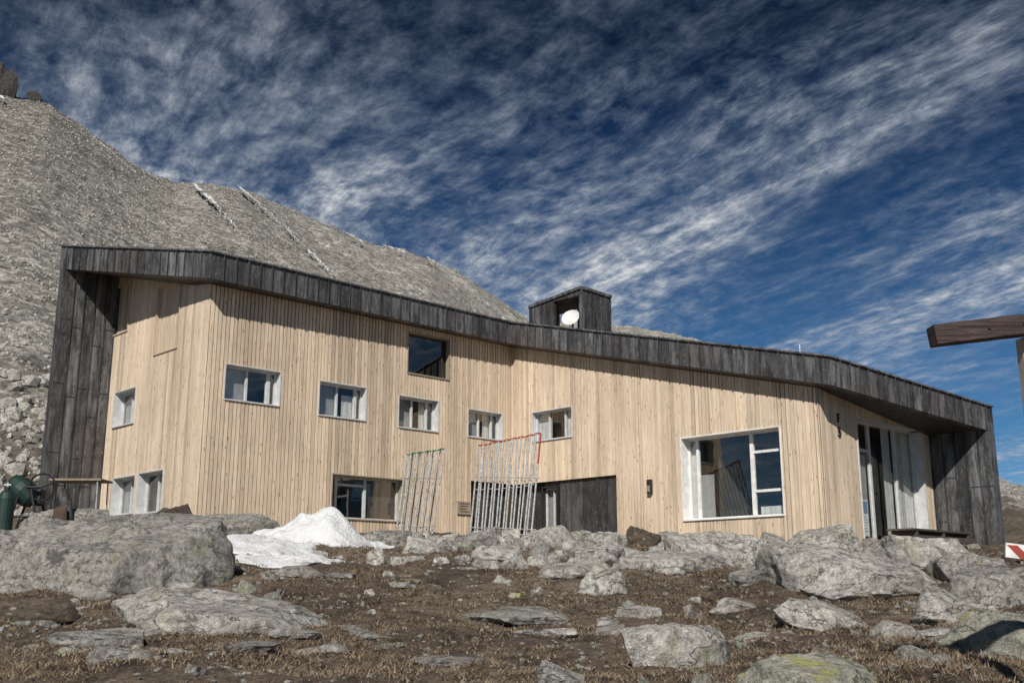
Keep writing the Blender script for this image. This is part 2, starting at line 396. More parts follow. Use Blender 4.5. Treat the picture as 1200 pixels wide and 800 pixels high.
BL=[ # u, Y, w, h, depth, rot, tilt, mat, label
 (110,13.0,3.5,0.95,2.4,0.1,0.03,M_rock,'huge grey granite boulder with a flat sloping top'),
 (264,9.9,2.15,0.34,1.4,-0.12,0.05,M_rock2,'long low grey slab lying in dry grass'),
 (210,17.0,1.25,0.62,0.9,0.2,-0.05,M_rockb,'dark brown angular rock behind the large boulder'),
 (288,18.5,1.5,0.42,0.9,0,0,M_rock,'grey rock beside the snow'),
 (988,12.6,2.3,0.54,1.7,0.05,0.03,M_rock2,'broad pale granite boulder with lichen spots'),
 (947,9.9,1.4,0.28,0.8,0.3,0.16,M_rock2,'flat tilted slab in front of the broad boulder'),
 (828,15.5,1.6,0.52,1.2,0.1,0.1,M_rock2,'pale rounded boulder near the lodge wall'),
 (775,14.2,1.6,0.32,1.1,-0.1,-0.05,M_rock2,'flat pale slab between smaller stones'),
 (785,6.7,0.76,0.29,0.55,0.3,-0.15,M_rock2,'rough grey rock with tufts of grass around'),
 (928,5.7,0.76,0.17,0.55,0,0,M_rocky,'low rock covered in yellow green lichen'),
 (658,5.9,0.3,0.15,0.3,0.5,0.1,M_rock,'small pointed grey stone in the turf'),
 (1140,7.5,0.95,0.32,0.8,-0.3,0.22,M_rocky,'tilted lichen covered slab'),
 (1165,11.6,1.5,0.42,1.1,0.2,0,M_rock,'dark grey boulder beside a shaded hollow'),
 (705,12.3,0.62,0.32,0.45,0.3,0.1,M_rock2,'pale wedge shaped rock in dry grass'),
 (605,10.8,1.3,0.13,1.0,0.1,0,M_rock,'thin flat stone level with the turf'),
 (948,17.6,1.5,0.42,0.9,0,0,M_rock2,'pale rock at the foot of the lodge'),
 (1062,14.8,1.7,0.38,1.1,0,0.05,M_rock2,'low grey slab below the glass doors'),
 (668,13.6,1.0,0.24,0.7,0,0,M_rock2,'low pale slab beside the path'),
 (560,18.3,0.95,0.36,0.6,0.2,0,M_rock,'grey block below the metal frames'),
 (640,18.0,1.1,0.36,0.7,-0.2,0,M_rock2,'pale block below the metal frames'),
 (460,18.6,0.9,0.28,0.6,0.4,0,M_rock,'grey stone below the lodge window'),
 (705,17.6,0.8,0.36,0.6,0.1,0,M_rock2,'pale stone below the lodge entrance'),
 (742,18.6,0.8,0.42,0.6,0.4,0,M_rockb,'brownish stone by the lodge entrance'),
 (25,9.8,1.2,0.2,0.8,0.1,0,M_rockb,'dark low rock in the turf'),
 (150,8.3,0.7,0.12,0.5,0.1,0,M_rock,'flat grey stone in the turf'),
 (90,19.5,1.6,0.45,1.0,0.1,0,M_rock,'grey rock beside the lodge corner'),
 (1190,16.0,1.5,0.4,1.1,0.1,0,M_rockb,'brown rock beneath the red and white marker'),
 (1050,7.0,0.4,0.12,0.35,0.6,0,M_rock,'small low stone in the turf'),
 (1190,5.8,0.5,0.14,0.4,0.6,0,M_rock,'small grey stone in the turf'),
 (480,15.2,0.6,0.14,0.4,0.6,0,M_rock2,'small pale stone near the snow'),
 (705,9.2,0.42,0.13,0.35,0.2,0,M_rock,'small grey stone among grass'),
 (355,13.5,0.9,0.14,0.5,0.2,0,M_rock,'flat stone at the edge of the snow'),
 (690,15.8,1.2,0.26,0.8,0.2,0,M_rock2,'flat pale slab set in the turf'),
 (590,15.5,0.9,0.2,0.6,0.2,0,M_rock2,'flat pale slab set in the turf'),
 (868,13.2,0.7,0.22,0.6,-0.2,0,M_rock,'flat grey slab set in the turf'),
 (420,9.0,0.8,0.08,0.6,-0.2,0,M_rock,'flat grey slab set in the turf'),
 (540,7.4,0.6,0.07,0.5,0.3,0,M_rock,'flat grey slab set in the turf'),
 (500,17.2,0.8,0.3,0.6,0.3,0,M_rock2,'rounded pale boulder below the lodge'),
 (600,16.9,0.75,0.3,0.6,0.9,0,M_rock2,'rounded pale boulder below the lodge'),
 (530,16.2,0.6,0.22,0.5,1.3,0,M_rock,'rounded grey boulder below the lodge'),
 (735,16.3,0.9,0.3,0.6,0.5,0,M_rock2,'rounded pale boulder below the lodge'),
 (880,17.0,1.0,0.34,0.7,0.2,0,M_rock2,'rounded pale boulder below the picture window'),
 (1010,16.6,0.9,0.34,0.7,2.0,0,M_rock,'rounded grey boulder below the glass doors'),
 (1110,13.4,1.0,0.34,0.7,2.0,0,M_rock,'rounded grey boulder near the lodge end'),
 (1090,10.2,0.9,0.3,0.7,0.5,0.1,M_rock2,'angular pale boulder beside the broad boulder'),
 (1020,8.6,0.55,0.16,0.45,1.0,0.1,M_rock2,'angular pale stone in the turf'),
 (850,11.2,0.6,0.16,0.5,0.7,0,M_rock2,'low pale stone in the turf'),
 (740,11.0,0.5,0.12,0.4,0.2,0,M_rock2,'low pale stone in the turf'),
]
for k,(u,Y,w,h,d,rot,tl,mt,lab) in enumerate(BL):
    big=w>0.7
    me=rock_mesh('boulder' if big else 'rock',k*3+11,6 if w>1.2 and Y<16 or Y<8 else 5,10,0.085,0.47,0.97)
    place_rock('boulder' if big else 'rock',me,mt,(u-600)/F*Y*1.02,Y,w,h,d,rot,tl,lab,'boulder' if big else 'rock',sink=0.03)
small=[rock_mesh('rock',100+i,4,8,0.1,0.5,0.95) for i in range(10)]
for i,me in enumerate(small): me.materials.append([M_rock,M_rock2,M_rock,M_rock2,M_rock2,M_rock,M_rock2,M_rocky,M_rock2,M_rock][i])
cnt=0
rr=random.Random(5)
placed=[((u-600)/F*Y*1.02,Y,w*0.5) for (u,Y,w,*_) in BL]
tries=0
while cnt<245 and tries<20000:
    tries+=1
    if cnt<120:
        Y=rr.uniform(14.3,20.5); u=rr.uniform(430,1120); w=rr.uniform(0.16,0.55); hh=w*rr.uniform(.25,.5)
    elif cnt<155:
        Y=rr.uniform(7,17); u=rr.uniform(-10,1210); w=rr.uniform(0.25,0.6); hh=w*rr.uniform(.08,.2)
    else:
        Y=rr.uniform(5.5,16); u=rr.uniform(-10,1210); w=rr.uniform(0.06,0.22)*(0.5+Y/16); hh=w*rr.uniform(.25,.55)
    x=(u-600)/F*Y*1.02
    if any((x-a)**2+(Y-b)**2<(c*0.7+w*0.3)**2 for a,b,c in placed): continue
    placed.append((x,Y,w*0.5))
    place_rock('rock',rr.choice(small),None,x,Y,w,hh,w*rr.uniform(0.6,0.95),rr.uniform(0,6.28),rr.uniform(-0.15,0.15),'small angular granite stone lying on the turf','rock','scattered granite stones',sink=0.015)
    cnt+=1
p=mount(a_of(6),1.0)
me=rock_mesh('rock_outcrop',77,4,14,0.3); o=bpy.data.objects.new('rock_outcrop',me); col.objects.link(o); me.materials.append(M_crag)
o.location=(p.x-1.5,p.y,p.z-3); o.scale=(8,6,10.5); o['label']='dark jagged rock outcrop on the mountain ridge'; o['category']='rock outcrop'
p=mount(a_of(42),1.0); o2=o.copy(); col.objects.link(o2); o2.location=(p.x,p.y,p.z-1.0); o2.scale=(4,4,3); o2.rotation_euler=(0,0,2)
proto=[]
for s in range(5):
    me=rock_mesh('proto',200+s,1,7,0.2); proto.append(([v.co.copy() for v in me.vertices],[tuple(p.vertices) for p in me.polygons])); bpy.data.meshes.remove(me)
def add_stone(mb,p,s,fl,k):
    vs,fs=proto[k%5]; R=Matrix.Rotation(rr.uniform(0,6.28),3,'Z')@Matrix.Rotation(rr.uniform(-.5,.5),3,'X')
    b=len(mb.v); mb.v+=[tuple(p+R@Vector((v.x*s,v.y*s*.8,v.z*s*fl))) for v in vs]
    mb.f+=[tuple(b+i for i in f) for f in fs]; mb.c+=[0.5]*len(fs); mb.m+=[0]*len(fs)
mb=MB()
for k in range(17000):
    a=rr.uniform(1.5,12); t=rr.random()**1.2
    p=mount(a,t); s=0.12+0.3*rr.random()**3+0.12*t
    if t<0.15 and rr.random()<0.35: s*=2.8
    if p.x>-14 and p.y<50: continue
    add_stone(mb,p,s,.6,k)
o=mb.obj('scree',M_rock2); o['kind']='stuff'; o['label']='loose stones strewn over the mountain slope'; o['category']='scree'
mb=MB()
for k in range(5500):
    Y=5.5+rr.random()*14; x=rr.uniform(-.55,.55)*Y
    if noise.noise(Vector((x*.8,Y*.8,7)))<rr.uniform(-.25,.3): continue
    add_stone(mb,Vector((x,Y,ground(x,Y))),rr.uniform(.015,.05)*(.6+Y/14),.4,k)
o=mb.obj('gravel',M_rock); o['kind']='stuff'; o['label']='small pale stones and gravel in the turf'; o['category']='gravel'

def snowpatch(cu,cY,w,d,h,seed,lab,peak=0.0,px=0.1,rot=0):
    cx=(cu-600)/F*cY*1.02; mb=MB(); n=90
    for j in range(n+1):
        for i in range(n+1):
            sx=(i/n*2-1); sy=(j/n*2-1); r=math.hypot(sx,sy)
            edge=0.8+0.4*noise.noise(Vector((sx*1.6+seed,sy*1.6,2)))+0.2*noise.noise(Vector((sx*5+seed,sy*5,2)))
            qx=sx*w/2; qy=sy*d/2
            x=cx+qx*math.cos(rot)-qy*math.sin(rot); y=cY+qx*math.sin(rot)+qy*math.cos(rot)
            hh=(1-(r/edge)**2)
            prof=min(1,max(0,hh)*1.2)**0.8
            q=math.hypot((sx-px)*(0.9 if sx<px else 1.5),sy)
            pk=math.exp(-q*q*3.2)
            z=ground(x,y)+ (prof*(h*(0.7+0.35*noise.noise(Vector((sx*2,sy*2,seed))))+peak*pk*(1+.5*noise.noise(Vector((sx*3,sy*3,seed))))) if hh>0 else 0.0)
            z+= -0.12 if hh<=0 else 0.015
            mb.v.append((x,y,z))
    for j in range(n):
        for i in range(n):
            a=j*(n+1)+i; mb.f.append((a,a+1,a+n+2,a+n+1)); mb.c.append(.5); mb.m.append(0)
    o=mb.obj('snow',M_snow,smooth=True); o['kind']='structure'; o['label']=lab
snowpatch(382,18.0,2.5,1.7,0.18,3,'bank of old snow below the lodge',0.34,0.1)
snowpatch(300,16.6,2.6,2.6,0.1,9,'thin melting snow patch between rocks',0.1)
snowpatch(325,14.9,2.4,1.0,0.06,5,'remnant of melting snow',0,0.1,0.35)

# dry grass
mb=MB(); rg=random.Random(3)
for k in range(44000):
    Y=4.8+ (rg.random()**1.3)*14; x=rg.uniform(-0.56,0.56)*Y
    dn=noise.noise(Vector((x*0.9,Y*0.9,4)))+0.5*noise.noise(Vector((x*3,Y*3,4)))
    if dn<-0.3+rg.uniform(-.15,.15): continue
    z=ground(x,Y); L=rg.uniform(0.015,0.045)*(1.0+max(0,dn))*(1.9 if rg.random()<.05 else 1); base=rg.random()*0.6
    for b in range(5):
        an=rg.uniform(0,6.28); bx=x+rg.uniform(-.07,.07); by=Y+rg.uniform(-.07,.07); lean=rg.uniform(0.6,2.4)*L
        w=0.0016+0.00035*Y; px=math.cos(an+1.57)*w; py=math.sin(an+1.57)*w
        tx=bx+math.cos(an)*lean; ty=by+math.sin(an)*lean
        mb.face([(bx-px,by-py,z-0.01),(bx+px,by+py,z-0.01),(tx,ty,z+L*rg.uniform(.3,.8))],min(1,base+rg.uniform(0,.4)))
o=mb.obj('grass',M_grass); o['kind']='stuff'; o['label']='tufts of dry brown alpine grass'; o['category']='grass'

# ------------------------------------------------------------- lodge
angA=math.radians(43.8)
dA=Vector((math.cos(angA),math.sin(angA))); nA=Vector((dA.y,-dA.x)); dB=nA.copy(); nB=Vector((dB.y,-dB.x))
def hit(u,v,P,d):
    r=sight(u,v)
    det=r.x*(-d.y)+d.x*r.y
    t=(P.x*(-d.y)+d.x*P.y)/det
    s=((r.x*t-P.x)*d.x+(r.y*t-P.y)*d.y)
    return s,r.z*t
P1=Vector((-6.84,23.4))
s,_=hit(600,629,P1,dA); P2=P1+dA*s
s,_=hit(970,630,P2,dB); P3=P2+dB*s
s,_=hit(1098,632,P3,dA); P4=P3+dA*s
s,_=hit(120,560,P1,-dB); P0=P1-dB*s
s,_=hit(52,555,P0,-dA); F0=P0-dA*s
s,_=hit(1172,632,P4,dB); F4=P4+dB*s
O0=F0-nA*0.30-dA*0.02; O1=P1+nA*0.55+nB*0.35; O2=P2+nA*0.45+nB*0.40; O3=P3+nB*0.40+nA*0.55; O4=F4+dA*0.30
vv=[290,297,380,420,479]
O=[Vector((q.x,q.y,height_at(q.y,v))) for q,v in zip((O0,O1,O2,O3,O4),vv)]
house=empty('mountain_lodge',(P2.x,P2.y,1.2),'modern angular larch clad mountain lodge with dark metal roof band','building')
W=[P0,P1,P2,P3,P4]; H=0.57
BLp=P0+dA*14; BRp=P4-dB*10.5
BL3=Vector((BLp.x,BLp.y,7.0)); BR3=Vector((BRp.x,BRp.y,6.2))
mb=MB()
tris=[(O[0],O[1],BL3),(O[1],O[2],BL3),(O[2],BR3,BL3),(O[2],O[3],BR3),(O[3],O[4],BR3)]
for t in tris:
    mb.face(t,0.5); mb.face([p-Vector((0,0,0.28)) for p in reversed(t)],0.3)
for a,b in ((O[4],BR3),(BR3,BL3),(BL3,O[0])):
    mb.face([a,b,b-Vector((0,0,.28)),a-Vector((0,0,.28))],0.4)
roof=mb.obj('roof',M_roof,house)
mb=MB()
dirs=[(O[i+1].xy-O[i].xy).normalized() for i in range(4)]
def nrm(d): return Vector((d.y,-d.x))
offs=[]
for i in range(5):
    if i==0: n=nrm(dirs[0]); offs.append(n)
    elif i==4: offs.append(nrm(dirs[3]))
    else:
        n=(nrm(dirs[i-1])+nrm(dirs[i])).normalized(); offs.append(n/ max(0.3,n.dot(nrm(dirs[i]))))
ft=0.22
rf=random.Random(2)
for i in range(4):
    a,b=O[i],O[i+1]; ai=Vector((*(a.xy-offs[i]*ft),a.z)); bi=Vector((*(b.xy-offs[i+1]*ft),b.z))
    L=(b.xy-a.xy).length; n=max(2,round(L/0.31))
    up=Vector((0,0,0.03)); dn=Vector((0,0,-H))
    for k in range(n):
        f0,f1=k/n,(k+1)/n
        q=[a.lerp(b,f0),a.lerp(b,f1),ai.lerp(bi,f1),ai.lerp(bi,f0)]
        mb.hexa([p+dn for p in q]+[p+up for p in q],rf.random())
        nn=nrm(dirs[i]); d3=Vector((*dirs[i],0)); n3=Vector((*nn,0)); c=q[0]
        if k>0:
            A=c-d3*0.012; Bq=c+d3*0.012
            mb.hexa([A+dn,A+dn+n3*0.035,Bq+dn+n3*0.035,Bq+dn,A+up,A+up+n3*0.035,Bq+up+n3*0.035,Bq+up],0.15)
    n3=Vector((*nrm(dirs[i]),0)); u2=Vector((0,0,0.032)); u3=Vector((0,0,0.07))
    oa=Vector((*(a.xy+offs[i]*0.05),a.z)); ob=Vector((*(b.xy+offs[i+1]*0.05),b.z))
    mb.hexa([p+u2 for p in (oa,ob,bi,ai)]+[p+u3 for p in (oa,ob,bi,ai)],0.9)
fas=mb.obj('roof_fascia',M_clad,house)
fas['label']='weathered dark zinc roof band with standing seams'
mb=MB()
for i in range(4):
    a,b=O[i],O[i+1]; w0,w1=W[i],W[i+1]
    d=Vector((0,0,-H+0.03))
    wa=Vector((*(w0-offs[i]*0.2),a.z)); wb=Vector((*(w1-offs[i+1]*0.2),b.z))
    A=Vector((*(a.xy-offs[i]*0.1),a.z)); B=Vector((*(b.xy-offs[i+1]*0.1),b.z))
    mb.face([A+d,wa+d,wb+d,B+d],0.2)
mb.obj('soffit',M_cladd,house)

class Wall:
    def __init__(s,p,q,zb,zt0,zt1):
        s.p=p; s.L=(q-p).length; s.d=(q-p).normalized(); s.n=Vector((s.d.y,-s.d.x)); s.zb=zb; s.z0=zt0; s.z1=zt1; s.op=[]
    def top(s,x): return s.z0+(s.z1-s.z0)*x/s.L
    def pt(s,x,n,z): q=s.p+s.d*x+s.n*n; return Vector((q.x,q.y,z))
    def bx(s,mb,s0,s1,n0,n1,z0,z1,tone=.5,mi=0,z1b=None):
        z1b=z1 if z1b is None else z1b
        mb.hexa([s.pt(s0,n1,z0),s.pt(s1,n1,z0),s.pt(s1,n0,z0),s.pt(s0,n0,z0),s.pt(s0,n1,z1),s.pt(s1,n1,z1b),s.pt(s1,n0,z1b),s.pt(s0,n0,z1)],tone,mi)
    def px(s,u0,v0,u1,v1):
        a,zt=hit(u0,v0,s.p,s.d); b,zb=hit(u1,v1,s.p,s.d); return (a,b,zb,zt)
    def segs(s,x0,x1):
        cur=s.zb; res=[]
        xm=(x0+x1)/2
        for (a,b,z0,z1) in sorted([o for o in s.op if o[0]<xm<o[1]],key=lambda o:o[2]):
            if z0>cur: res.append((cur,z0,False))
            cur=max(cur,z1)
        res.append((cur,None,True)); return res
    def breaks(s,x0,x1):
        b=[x0,x1]+[q for o in s.op for q in o[:2] if x0<q<x1]
        return sorted(set(b))
    def build(s,pitch,gap,seed,depth=0.03,wob=0.0):
        r=random.Random(seed)
        back=MB(); bs=s.breaks(0,s.L)
        for a,b in zip(bs,bs[1:]):
            for z0,z1,tp in s.segs(a,b):
                if tp:
                    if min(s.top(a),s.top(b))>z0: s.bx(back,a,b,-0.28,0,z0,s.top(a),.5,0,s.top(b))
                else: s.bx(back,a,b,-0.28,0,z0,z1)
        back.obj('wall_core',M_dark,house)
        bd=MB(); x=0.0
        while x<s.L-0.01:
            x1=min(s.L,x+pitch*(1+r.uniform(-wob,wob))); t=r.random(); dd=depth*r.uniform(0.85,1.0)
            gp=gap*(1.0 if wob<0.1 else r.choice((0.3,0.5,1.0,2.0)))
            bb=s.breaks(x+(gp/2),x1-gp/2)
            for a,b in zip(bb,bb[1:]):
                if b-a<0.004: continue
                for z0,z1,tp in s.segs(a,b):
                    if tp:
                        if min(s.top(a),s.top(b))>z0+0.01: s.bx(bd,a,b,0.0,dd,z0,s.top(a),t,0,s.top(b))
                    else: s.bx(bd,a,b,0.0,dd,z0,z1,t)
            x=x1
        bd.obj('wall',M_larch,house)
def wt(i): return O[i].z-0.32
wC=Wall(P0,P1,0.3,wt(0),wt(1)); wA=Wall(P1,P2,0.3,wt(1),wt(2)); wB=Wall(P2,P3,0.0,wt(2),wt(3)); wD=Wall(P3,P4,0.0,wt(3),wt(4))

def window(w,o,bars=(),trans=(),lining=M_frame,fr=M_frame,depth=0.18,curtain=(),label=None,fw=0.045,name='window',liner=0.028):
    a,b,z0,z1=o; w.op.append(o)
    mb=MB(); n1=0.045; n0=-depth-0.09; t=liner
    w.bx(mb,a,a+t,n0,n1,z0,z1,.5,0); w.bx(mb,b-t,b,n0,n1,z0,z1,.5,0)
    w.bx(mb,a+t,b-t,n0,n1,z1-t,z1,.5,0); w.bx(mb,a+t,b-t,n0,n1+0.02,z0,z0+t,.6,0)
    A,B,Z0,Z1=a+t,b-t,z0+t,z1-t
    m0,m1=-depth-0.06,-depth
    w.bx(mb,A,A+fw,m0,m1,Z0,Z1,.5,1); w.bx(mb,B-fw,B,m0,m1,Z0,Z1,.5,1)
    w.bx(mb,A+fw,B-fw,m0,m1,Z1-fw,Z1,.5,1); w.bx(mb,A+fw,B-fw,m0,m1,Z0,Z0+fw,.5,1)
    for f,bw in bars:
        x=A+(B-A)*f; w.bx(mb,x-bw/2,x+bw/2,m0-0.003,m1+0.008,Z0+fw,Z1-fw,.5,1)
    for f0,f1,g in trans:
        z=Z0+(Z1-Z0)*g; w.bx(mb,A+(B-A)*f0,A+(B-A)*f1,m0,m1+0.004,z-0.03,z+0.03,.5,1)
    ob=mb.obj(name,[lining,fr],house)
    if label: ob['label']=label
    g=MB(); g.face([w.pt(A+.01,m0+0.03,Z0+.01),w.pt(B-.01,m0+0.03,Z0+.01),w.pt(B-.01,m0+0.03,Z1-.01),w.pt(A+.01,m0+0.03,Z1-.01)])
    g.obj('pane',M_glass,ob)
    for f0,f1,g0,g1,mt in curtain:
        c=MB(); s0=A+(B-A)*f0; s1=A+(B-A)*f1; n=max(4,int((s1-s0)/0.04)); pv=None
        fold=0.014 if mt is M_curtain else 0.0
        for k in range(n+1):
            x=s0+(s1-s0)*k/n; dd=m0-0.04-fold*abs(math.sin(k*0.9))
            q=(w.pt(x,dd,Z0+(Z1-Z0)*g0),w.pt(x,dd,Z0+(Z1-Z0)*g1))
            if pv: c.face([pv[0],q[0],q[1],pv[1]])
            pv=q
        c.obj('curtain',mt,ob)
    return ob
def shutter(w,o,label):  # wooden boards stand in for the glazing of the upper gable windows
    a,b,z0,z1=o; w.op.append(o); mb=MB(); t=0.03
    w.bx(mb,a,a+t,-.12,.045,z0,z1); w.bx(mb,b-t,b,-.12,.045,z0,z1); w.bx(mb,a+t,b-t,-.12,.045,z1-t,z1); w.bx(mb,a+t,b-t,-.12,.05,z0,z0+t)
    ob=mb.obj('window',M_shutter,house); ob['label']=label
    mb=MB(); n=max(2,int((b-a-2*t)/.13)); r=random.Random(int(a*10))
    for i in range(n):
        x0=a+t+(b-a-2*t)*i/n; x1=a+t+(b-a-2*t)*(i+1)/n
        w.bx(mb,x0+.003,x1-.003,-.09,-.05+r.uniform(-.004,.004),z0+t,z1-t,r.random())
    mb.obj('shutter',M_shutter,ob)
window(wC,wC.px(136,460,158,496),[(0.5,0.05)],curtain=[(0,1,0,1,M_blindrefl)])
window(wC,wC.px(134,560,157,602),[(0.5,0.05)],curtain=[(0,.5,0,1,M_blindrefl)]); window(wC,wC.px(164,554,190,600),[(0.5,0.05)],curtain=[(0.5,1,0,1,M_blindrefl)])
shutter(wC,wC.px(187,338,209,408),'tall glazed window with a pale wooden shutter standing in')
shutter(wC,wC.px(136,338,151,388),'narrow upper window with a pale wooden shutter standing in')
for q,bars,c in (((263,425,327,477),[(0.45,0.05),(0.85,0.1)],[(0,.45,0,1,M_blindrefl)]),((373,445,428,494),[(0.45,.05),(0.85,0.08)],[(0,.45,0,1,M_blindrefl),(.6,.85,.0,.75,M_curtain)]),((466,462,513,507),[(0.42,.05),(0.8,.06)],[(0,.42,0,1,M_blindrefl),(.65,.8,0,1,M_curtain)]),((547,478,588,517),[(0.42,.05),(0.8,.06)],[(0,.42,0,1,M_blindrefl),(.6,.8,0,1,M_curtain)])):
    window(wA,wA.px(*q),bars,[],M_frame,M_frame,0.14,curtain=c)  # grey left panels carry the panes' pale reflection in their colour
window(wA,wA.px(477,388,526,446),[],[],M_palewood,M_lampm,0.1,label='square upper window with dark glass under the roof edge')
window(wA,wA.px(388,554,472,612),[(0.12,0.07),(0.52,0.07)],[(0.12,0.52,0.8)],M_palewood,M_frame,0.2,curtain=[(0.55,1,0,1,M_greywood)],label='wide ground floor window with white sashes')
oA=wA.px(551,563,599.5,640); oA=(oA[0],wA.L-0.001,0.9,oA[3])
wA.op.append(oA)
window(wB,wB.px(624,483,672,512),[(0.35,0.06),(0.75,0.05)],[],M_frame,M_frame,0.12,curtain=[(0,.35,0,1,M_curtain),(.75,1,0,1,M_curtain)])
oB=(0.001,wB.px(601,563,724,626)[1],0.9,hit(724,556,wB.p,wB.d)[1])
wB.op.append(oB)
window(wB,wB.px(798,513,921,604),[(0.1,0.07),(0.66,0.09)],[(0.66,1,0.76),(0.66,1,0.3)],M_curtain,M_curtain,0.24,curtain=[(0.0,0.1,0,1,M_curtain),(0.1,0.24,0,.55,M_blindrefl),(.7,1,.03,.12,M_curtain)],label='large square picture window with white frame')
dD=wD.px(1001,488,1089,640); dD=(dD[0],dD[1],0.75,dD[3])
door=window(wD,dD,[(0.3,0.08),(0.7,0.08)],[(0,0.3,0.78)],M_frame,M_frame,0.2,curtain=[(0.0,0.28,0,0.75,M_blindrefl),(0.72,1,0,1,M_curtain),(0.55,0.68,0,1,M_curtain)],label='glazed double terrace door with white curtain',name='door')
wC.build(0.105,0.009,1,0.022,0.05); wA.build(0.1,0.022,2,0.034,0.03); wB.build(0.1,0.011,3,0.026,0.2); wD.build(0.1,0.011,4,0.026,0.2)

mb=MB()
r3=random.Random(8)
def panel(w,a,b,n,z0,z1):
    x=a
    while x<b-0.01:
        x1=min(b,x+0.42); w.bx(mb,x+0.004,x1-0.004,n-0.04,n+r3.uniform(-0.006,0.006),z0,z1,r3.random()); x=x1
wi=hit(636,600,wB.p,wB.d)[0]; wj=hit(654,600,wB.p,wB.d)[0]
panel(wB,wj+0.02,oB[1]-0.02,-0.06,0.8,oB[3])
panel(wA,oA[0],wA.L-0.02,-0.22,0.8,oA[3]); panel(wB,0.2,wi,-0.22,0.8,oB[3])
mb.obj('entrance_panel',M_cladd,house)['label']='dark weathered metal panels around the entrance'
zt=hit(645,570,wB.p,wB.d)[1]
ew=window(wB,(wi,wj,1.5,zt),[(0.6,0.04)],[],M_lampm,M_frame,0.1,curtain=[(0,.6,0,1,M_blindrefl)])
mb=MB(); wB.bx(mb,wi,wj,-0.3,-0.1,0.8,1.49); wB.bx(mb,wi,wj,-0.3,-0.1,zt+0.01,oB[3]); mb.obj('entrance_panel',M_cladd,house)

def fin(p,d,L,n,th,zt,seed):
    mb=MB(); r=random.Random(seed); d3=Vector((*d,0)); n3=Vector((*n,0)); p3=Vector((*p,0))
    k=max(2,round(L/0.30))
    for i in range(k):
        a=p3+d3*(L*i/k); b=p3+d3*(L*(i+1)/k)
        mb.hexa([q+Vector((0,0,0.2)) for q in (a,b,b-n3*th,a-n3*th)]+[q+Vector((0,0,zt)) for q in (a,b,b-n3*th,a-n3*th)],r.random())
        if i>0:
            A=a-d3*0.012; B=a+d3*0.012
            mb.hexa([q+Vector((0,0,0.2)) for q in (A,B,B+n3*0.035,A+n3*0.035)]+[q+Vector((0,0,zt)) for q in (A,B,B+n3*0.035,A+n3*0.035)],0.1)
        z=1.2+r.uniform(0,1.6)
        while z<zt-0.5:
            mb.hexa([q+Vector((0,0,z)) for q in (a+d3*.01,b-d3*.01,b-d3*.01+n3*0.012,a+d3*.01+n3*.012)]+[q+Vector((0,0,z+0.02)) for q in (a+d3*.01,b-d3*.01,b-d3*.01+n3*0.012,a+d3*.01+n3*.012)],0.0); z+=r.uniform(1.6,2.4)
    return mb.obj('wing_wall',M_clad,house)
fin(F0,dA,(P0-F0).length+0.25,nA,0.3,O[0].z-0.35,4)
f=fin(F4,-dB,(P4-F4).length+0.25,nB,0.3,O[4].z-0.35,5)
mb=MB()
def rw(a,b,z0,za,zb):
    mb.face([(a.x,a.y,z0),(b.x,b.y,z0),(b.x,b.y,zb),(a.x,a.y,za)])
rw(P0,BLp,0.3,O[0].z-0.35,6.7); rw(BLp,BRp,0.3,6.7,5.9); rw(BRp,P4,0.3,5.9,O[4].z-0.35)
mb.obj('rear_wall',M_greywood,house)
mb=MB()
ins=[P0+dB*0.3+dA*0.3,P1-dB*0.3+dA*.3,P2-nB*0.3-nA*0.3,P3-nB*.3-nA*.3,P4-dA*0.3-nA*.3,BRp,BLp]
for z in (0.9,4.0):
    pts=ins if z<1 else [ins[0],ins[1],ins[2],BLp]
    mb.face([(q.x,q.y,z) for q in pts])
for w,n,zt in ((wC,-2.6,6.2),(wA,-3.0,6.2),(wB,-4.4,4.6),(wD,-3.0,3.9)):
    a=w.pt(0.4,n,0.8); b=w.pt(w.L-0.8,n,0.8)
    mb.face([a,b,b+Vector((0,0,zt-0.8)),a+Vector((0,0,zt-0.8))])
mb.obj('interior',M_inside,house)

# roof box
r=sight(681,345); Yc=31.5; cx=r.x/r.y*Yc
cpt=Vector((cx,Yc)); zt_=height_at(Yc,339)
s1,_=hit(716,352,cpt,dA); s0,_=hit(620,362,cpt,-dB)
zl=hit(620,362,cpt,-dB)[1]
z_b=5.6
mb=MB()
lf=cpt-dB*s0; rt=cpt+dA*s1
def V3(p,z): return Vector((p.x,p.y,z))
def wallq(a,b,za,zb,z0=z_b,n=6,seed=1,t=0.12):
    d=(b-a).normalized(); nn=Vector((d.y,-d.x)); rr_=random.Random(seed)
    for k in range(n):
        p=a.lerp(b,k/n); q=a.lerp(b,(k+1)/n); zp=za+(zb-za)*k/n; zq=za+(zb-za)*(k+1)/n
        mb.hexa([V3(p,z0),V3(q,z0),V3(q-nn*t,z0),V3(p-nn*t,z0),V3(p,zp),V3(q,zq),V3(q-nn*t,zq),V3(p-nn*t,zp)],rr_.random())
        if k: mb.hexa([V3(p-d*.01,z0),V3(p+d*.01,z0),V3(p+d*.01+nn*.03,z0),V3(p-d*.01+nn*.03,z0),V3(p-d*.01,zp),V3(p+d*.01,zp),V3(p+d*.01+nn*.03,zp),V3(p-d*.01+nn*.03,zp)],0.1)
zrt=hit(716,350,cpt,dA)[1]
wallq(cpt+dA*0.13,rt,zt_,zrt,n=4,seed=4)
mid=cpt-dB*(s0*0.52)
zm=zl+(zt_-zl)*0.48
wallq(lf,mid,zl,zm,n=4,seed=2)
wallq(mid,cpt,zm,zt_,z0=zt_-0.16,n=2,seed=3,t=0.14)
wallq(cpt-dB*0.1,cpt,zt_-0.16,zt_-0.16,n=1,seed=6)
mid2=mid+dA*1.1; c2=cpt+dA*1.1
